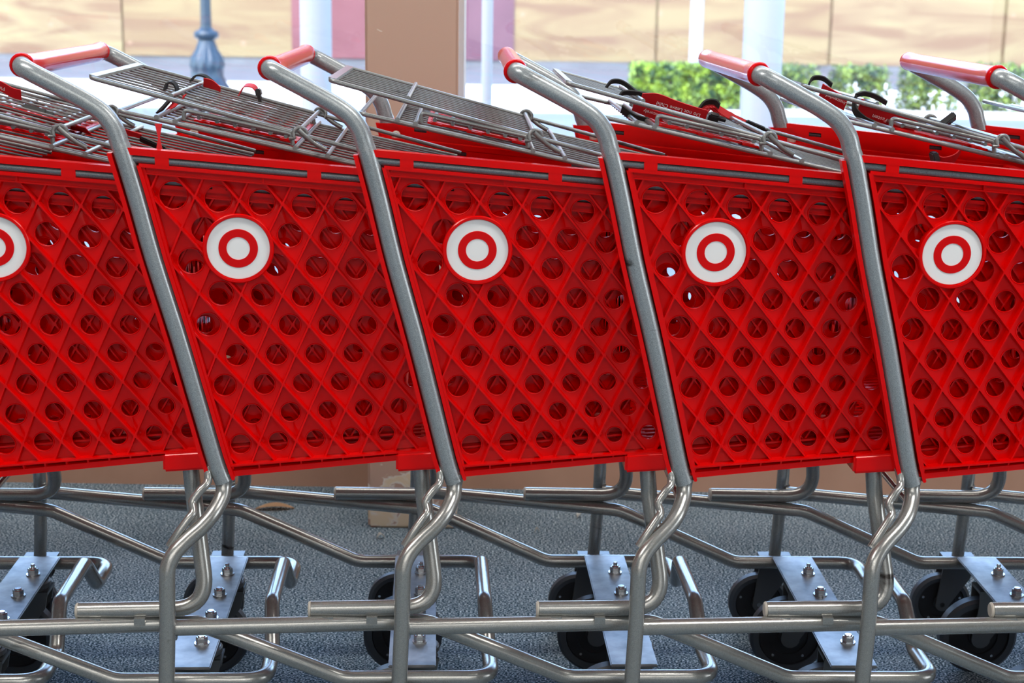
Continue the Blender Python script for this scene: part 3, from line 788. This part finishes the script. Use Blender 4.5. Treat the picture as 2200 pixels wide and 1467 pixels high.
# ------------------------------------------------------------------ debris on the carpet
M_leaf = mat('dry_leaf', lin((214, 178, 140)), .7); M_chip = mat('paint_chip', (.7, .7, .66), .7)
def leaf(name, x, y, l, wd, rz, m, label):
    bm = bmesh.new(); n = 10; top = []; bot = []
    for i in range(n + 1):
        t = i / n; xx = (t - .5) * l; hw = wd * math.sin(PI * t) ** .8 / 2; zz = .006 + .010 * math.sin(PI * t)
        top.append((bm.verts.new((xx, hw, zz + .004)), bm.verts.new((xx, 0, zz)), bm.verts.new((xx, -hw, zz + .004))))
    for a, c in zip(top, top[1:]):
        for k in range(2):
            try: bm.faces.new((a[k], a[k + 1], c[k + 1], c[k]))
            except ValueError: pass
    bmesh.ops.solidify(bm, geom=bm.faces[:], thickness=.0012)
    zmin = min(v.co.z for v in bm.verts)
    bmesh.ops.translate(bm, vec=(0, 0, -zmin), verts=bm.verts)
    o = new(name, bm, m); o.location = (x, y, .001); o.rotation_euler = (0, 0, rz); return tag(o, label, 'leaf' if 'leaf' in name else 'debris')
leaf('dry_leaf', -.615, 3.90, .10, .035, .1, M_leaf, 'dry tan leaf on the carpet behind the second set of base rails')
leaf('paint_chip', -.32, 3.69, .022, .014, .5, M_chip, 'white paint flake on the carpet in front of the pillar foot')
leaf('paint_chip', .18, 3.87, .024, .013, 1.2, M_chip, 'white paint flake on the carpet right of the pillar')
leaf('paint_chip', .07, 3.75, .012, .008, .2, M_chip, 'tiny white flake on the carpet beneath the base rails right of the pillar')

# ------------------------------------------------------------------ outside
def gmat(name, c1, c2, scale, rough=.9):
    m = mat(name, c1, rough); add_noise(m, scale, c1, c2, .3, .7, 5); return m
M_asph = gmat('pale_asphalt', (.115, .135, .165), (.16, .18, .215), 1.2)
M_walk = gmat('bright_concrete', (.74, .73, .71), (.84, .83, .80), 2)
M_kerb = gmat('grey_blue_paving', (.095, .095, .105), (.125, .125, .135), 2)
M_nearc = gmat('store_walk_concrete', (.20, .22, .25), (.26, .28, .31), 3)
def slab(name, lo, hi, m): 
    bm = bmesh.new(); box(bm, lo, hi); return tag(new(name, bm, m, smooth=False), kind='structure')
slab('ground', (-60, Y_W + .14, -.12), (60, 60, -.03), M_asph)
slab('store_walk', (-30, Y_W + .14, -.1), (30, 7.4, -.012), M_nearc)
slab('pavement', (-60, 18.2, -.1), (60, 22.6, .0), M_walk)
slab('building_apron', (-60, 22.6, -.1), (60, 27, .02), M_kerb)
slab('kerb', (-60, 18.05, -.1), (60, 18.2, .0), M_walk)

def ply(name, c1, c2, c3, seed):
    m = mat(name, c1, .8); N, L, b = nodes(m)
    tc = N.new('ShaderNodeTexCoord'); mp = N.new('ShaderNodeMapping'); mp.inputs['Scale'].default_value = (.28, 1, 1.6); mp.inputs['Location'].default_value = (seed, seed * 2, seed)
    L.new(tc.outputs['Object'], mp.inputs[0])
    nz = N.new('ShaderNodeTexNoise'); nz.inputs['Scale'].default_value = 1.6; nz.inputs['Detail'].default_value = 6; nz.inputs['Distortion'].default_value = 1.2; L.new(mp.outputs[0], nz.inputs[0])
    cr = N.new('ShaderNodeValToRGB'); e = cr.color_ramp.elements; e[0].position = .36; e[0].color = (*c3, 1); e[1].position = .62; e[1].color = (*c1, 1)
    k = cr.color_ramp.elements.new(.48); k.color = (*c2, 1)
    L.new(nz.outputs[0], cr.inputs[0])
    vo = N.new('ShaderNodeTexVoronoi'); vo.inputs['Scale'].default_value = 1.9; mp2 = N.new('ShaderNodeMapping'); mp2.inputs['Location'].default_value = (seed, 0, seed); L.new(tc.outputs['Object'], mp2.inputs[0]); L.new(mp2.outputs[0], vo.inputs['Vector'])
    lt = N.new('ShaderNodeMath'); lt.operation = 'LESS_THAN'; lt.inputs[1].default_value = .085; L.new(vo.outputs['Distance'], lt.inputs[0])
    fac = N.new('ShaderNodeMath'); fac.operation = 'MULTIPLY'; fac.inputs[1].default_value = .6; L.new(lt.outputs[0], fac.inputs[0])
    mx = N.new('ShaderNodeMixRGB'); mx.inputs[2].default_value = (.28, .17, .11, 1); L.new(fac.outputs[0], mx.inputs[0]); L.new(cr.outputs[0], mx.inputs[1]); L.new(mx.outputs[0], b.inputs['Base Color'])
    return m
P1 = ply('pale_plywood', lin((130, 116, 84)), lin((122, 102, 76)), lin((108, 82, 62)), 1)
P2 = ply('tan_plywood', lin((124, 106, 76)), lin((116, 94, 68)), lin((106, 80, 60)), 5)
M_rose = gmat('dark_rose_panel', lin((98, 56, 60)), lin((108, 66, 70)), 1.5)
M_rose2 = gmat('mauve_panel', lin((84, 54, 66)), lin((94, 62, 74)), 1.5)
bd = bpy.data.objects.new('boarded_building', None); C.objects.link(bd); bd.location = (0, 27, 0)
tag(bd, 'long building across the road boarded with plywood sheets and rose panels', 'building')
segs = [(-22, -15.5, P2), (-15.5, -11, P1), (-11, -6.68, P1), (-6.64, -3.80, P2), (-.04, 2.35, P2), (2.39, 5.28, P2), (5.33, 8.22, P1), (8.27, 12, P1), (12, 16, P2), (16, 22, P1)]
for i, (a, c_, m) in enumerate(segs):
    bm = bmesh.new(); box(bm, (a, -.03 - (i % 2) * .02, .16), (c_, .02, 4.2)); new('plywood_sheet', bm, m, bd, smooth=False)
bm = bmesh.new(); box(bm, (-22, -.02, -.02), (22, .3, .16)); new('plinth', bm, M_kerb, bd, smooth=False)
bm = bmesh.new(); box(bm, (-3.80, -.06, .16), (-1.9, .02, 4.2)); new('wall_panel', bm, M_rose, bd, smooth=False)['label'] = 'rose red wall panel left of the pillar'
bm = bmesh.new(); box(bm, (-1.9, -.05, .16), (-.04, .02, 4.2)); new('wall_panel', bm, M_rose2, bd, smooth=False)['label'] = 'mauve wall panel right of the pillar'
bm = bmesh.new(); box(bm, (-22, .02, .16), (22, .3, 6)); new('wall', bm, P1, bd, smooth=False)

# lamp post
M_lamp = mat('blue_grey_cast_iron', lin((30, 46, 60)), .4, metal=.2)
lp = bpy.data.objects.new('street_lamp', None); C.objects.link(lp); lp.location = (-3.31, 17, -.03); tag(lp, 'blue-grey cast iron lamp post with fluted flared foot', 'lamp post')
def lathe(bm, prof, n=32, flute=0):
    rings = []
    for (r, z) in prof:
        rings.append([bm.verts.new(((r * (1 + (flute * (math.cos(12 * 2 * PI * k / n) if .5 < z < .78 else 0)))) * math.cos(2 * PI * k / n), r * (1 + (flute * (math.cos(12 * 2 * PI * k / n) if .5 < z < .78 else 0))) * math.sin(2 * PI * k / n), z)) for k in range(n)])
    for a, c in zip(rings, rings[1:]):
        for k in range(n): bm.faces.new((a[k], a[(k + 1) % n], c[(k + 1) % n], c[k]))
    bm.faces.new(rings[0][::-1]); bm.faces.new(rings[-1])
bm = bmesh.new(); lathe(bm, [(.058, .90), (.052, 1.6), (.045, 3.2)]); new('pole', bm, M_lamp, lp)
bm = bmesh.new(); lathe(bm, [(.24, 0), (.24, .30), (.20, .36), (.17, .42), (.18, .50), (.185, .53), (.165, .62), (.115, .70), (.092, .78), (.085, .80), (.125, .82), (.135, .86), (.12, .89), (.085, .90), (.06, .93)], 96, .05); new('fluted_base', bm, M_lamp, lp)
# white posts beyond the hedge
M_wp = mat('white_post_paint', (.27, .275, .28), .5)
bm = bmesh.new(); disc(bm, (0, 0, 1.5), (0, 0, 1), .085, 3, 24, bev=.01); o = new('white_post', bm, M_wp); o.location = (2.37, 21, 0); tag(o, 'thin white post rising behind the clipped hedge', 'post')

for (x, y, r, lb) in ((-1.082, 8.6, .085, 'white canopy column just left of the pillar, outside the window'), (1.332, 8.6, .107, 'broad white canopy column right of the clipped hedge, outside the window'), (-.146, 8.0, .028, 'thin pale pole outside the window, just right of the pillar')):
    bm = bmesh.new(); disc(bm, (0, 0, 1.75), (0, 0, 1), r, 3.5, 40, bev=.005); disc(bm, (0, 0, .03), (0, 0, 1), r * 1.5, .08, 32, bev=.01)
    o = new('white_column', bm, M_wp); o.location = (x, y, -.01); tag(o, lb, 'column')
# hedge and flowering bushes: leaf geometry on stems
M_leafa = mat('hedge_leaf', (.16, .34, .04), .5); add_noise(M_leafa, 9, (.012, .05, .022), (.28, .40, .04), .35, .65, 2)
M_leafb = mat('bush_leaf', (.10, .2, .08), .5); add_noise(M_leafb, 8, (.012, .035, .022), (.20, .27, .045), .38, .64, 2)
M_flow = mat('white_flower', (.85, .83, .85), .6)
M_core = mat('dark_twigs', (.05, .07, .05), .9)
def foliage(bm, n, fn, l):
    for _ in range(n):
        p = fn(); d = Vector((random.gauss(0, 1), random.gauss(0, 1), random.gauss(.3, 1))).normalized(); s = d.cross(Vector((random.gauss(0, 1), random.gauss(0, 1), random.gauss(0, 1)))).normalized()
        ll = l * random.uniform(.7, 1.3)
        bm.faces.new([bm.verts.new(p), bm.verts.new(p + d * ll * .5 + s * ll * .28), bm.verts.new(p + d * ll), bm.verts.new(p + d * ll * .5 - s * ll * .28)])
hd = bpy.data.objects.new('clipped_hedge', None); C.objects.link(hd); hd.location = (0, 0, 0); tag(hd, 'low box-clipped green hedge across the road left of the white window post', 'hedge')
def hf():
    x, y, z = random.uniform(1.36, 2.78), random.uniform(18.35, 18.95), random.uniform(.03, .49)
    f = random.random()
    if f < .45: y = 18.35 + random.uniform(0, .05)
    elif f < .75: z = .49 + random.uniform(-.04, .02)
    elif f < .82: x = 1.36 + random.uniform(0, .04)
    return Vector((x, y, z))
bm = bmesh.new(); foliage(bm, 9000, hf, .045); tag(new('leaves', bm, M_leafa, hd, smooth=False), kind='stuff')
bm = bmesh.new(); box(bm, (1.40, 18.40, 0), (2.76, 18.92, .45)); new('twigs', bm, M_core, hd, smooth=False)
for i, (x, y, wx, h, lb) in enumerate([(3.26, 18.9, .345, .50, 'bushy green plant across the road, just right of the white window post'), (4.09, 18.9, .345, .50, 'yellow-green bush with white flowers, left of the rightmost red grip'), (4.92, 18.9, .345, .50, 'flowering bush across the road behind the rightmost red grip'), (5.75, 18.9, .345, .54, 'tall-tipped bush at the right picture edge, across the road'), (6.58, 18.9, .345, .50, 'bush across the road beyond the right picture edge')]):
    q = bpy.data.objects.new('flowering_bush', None); C.objects.link(q); q.location = (x, y, 0); tag(q, lb, 'bush', 'bushes along the far kerb')
    def bf():
        while True:
            v = Vector((random.uniform(-1, 1), random.uniform(-1, 1), random.uniform(0, 1)))
            if abs(v.x) ** 6 + v.y ** 4 * .9 + max(0, v.z - .55) ** 2 * 3 * (.4 + v.x ** 2) < 1: return Vector((v.x * wx, v.y * .3, v.z * h))
    bm = bmesh.new(); foliage(bm, 2600, bf, .055); tag(new('leaves', bm, M_leafb, q, smooth=False), kind='stuff')
    bm = bmesh.new()
    for _ in range(15):
        p = bf(); p.y = -.3 + random.uniform(0, .1); p.z *= .55
        foliage(bm, 6, lambda: p + Vector((random.gauss(0, .01), random.gauss(0, .01), random.gauss(0, .01))), .04)
    tag(new('flowers', bm, M_flow, q, smooth=False), kind='stuff')
    bm = bmesh.new()
    for _ in range(9):
        a = random.uniform(-wx, wx) * .6; tube(bm, [(a * .4, 0, 0), (a * .7, random.uniform(-.05, .05), h * .4), (a, random.uniform(-.1, .1), h * .75)], .008, 5)
    new('stems', bm, M_core, q)

# assumed, unseen ceiling light fixtures (housings for the panels above, the last for the added one)
M_em = bpy.data.materials.new('lit_diffuser'); M_em.use_nodes = True
b = M_em.node_tree.nodes['Principled BSDF']; b.inputs['Emission Color'].default_value = (1, .95, .88, 1); b.inputs['Emission Strength'].default_value = 3.0
for i, (x, y, sx) in enumerate([(-1.6, 1.6, 1.2), (1.6, 1.6, 1.2), (0, -1.2, 3.6), (0, -3.2, 3.6), (0, 3.5, 3.6)]):
    bm = bmesh.new(); box(bm, (x - sx / 2, y - .15, 3.15), (x + sx / 2, y + .15, 3.2))
    tag(new('assumed_ceiling_light', bm, M_em, smooth=False), ['assumed short ceiling light panel above the left carts', 'assumed short ceiling light panel above the right carts', 'assumed long ceiling light panel nearest behind the camera', 'assumed long ceiling light panel deeper in the shop', 'added long ceiling light panel beside the window wall'][i], 'light')
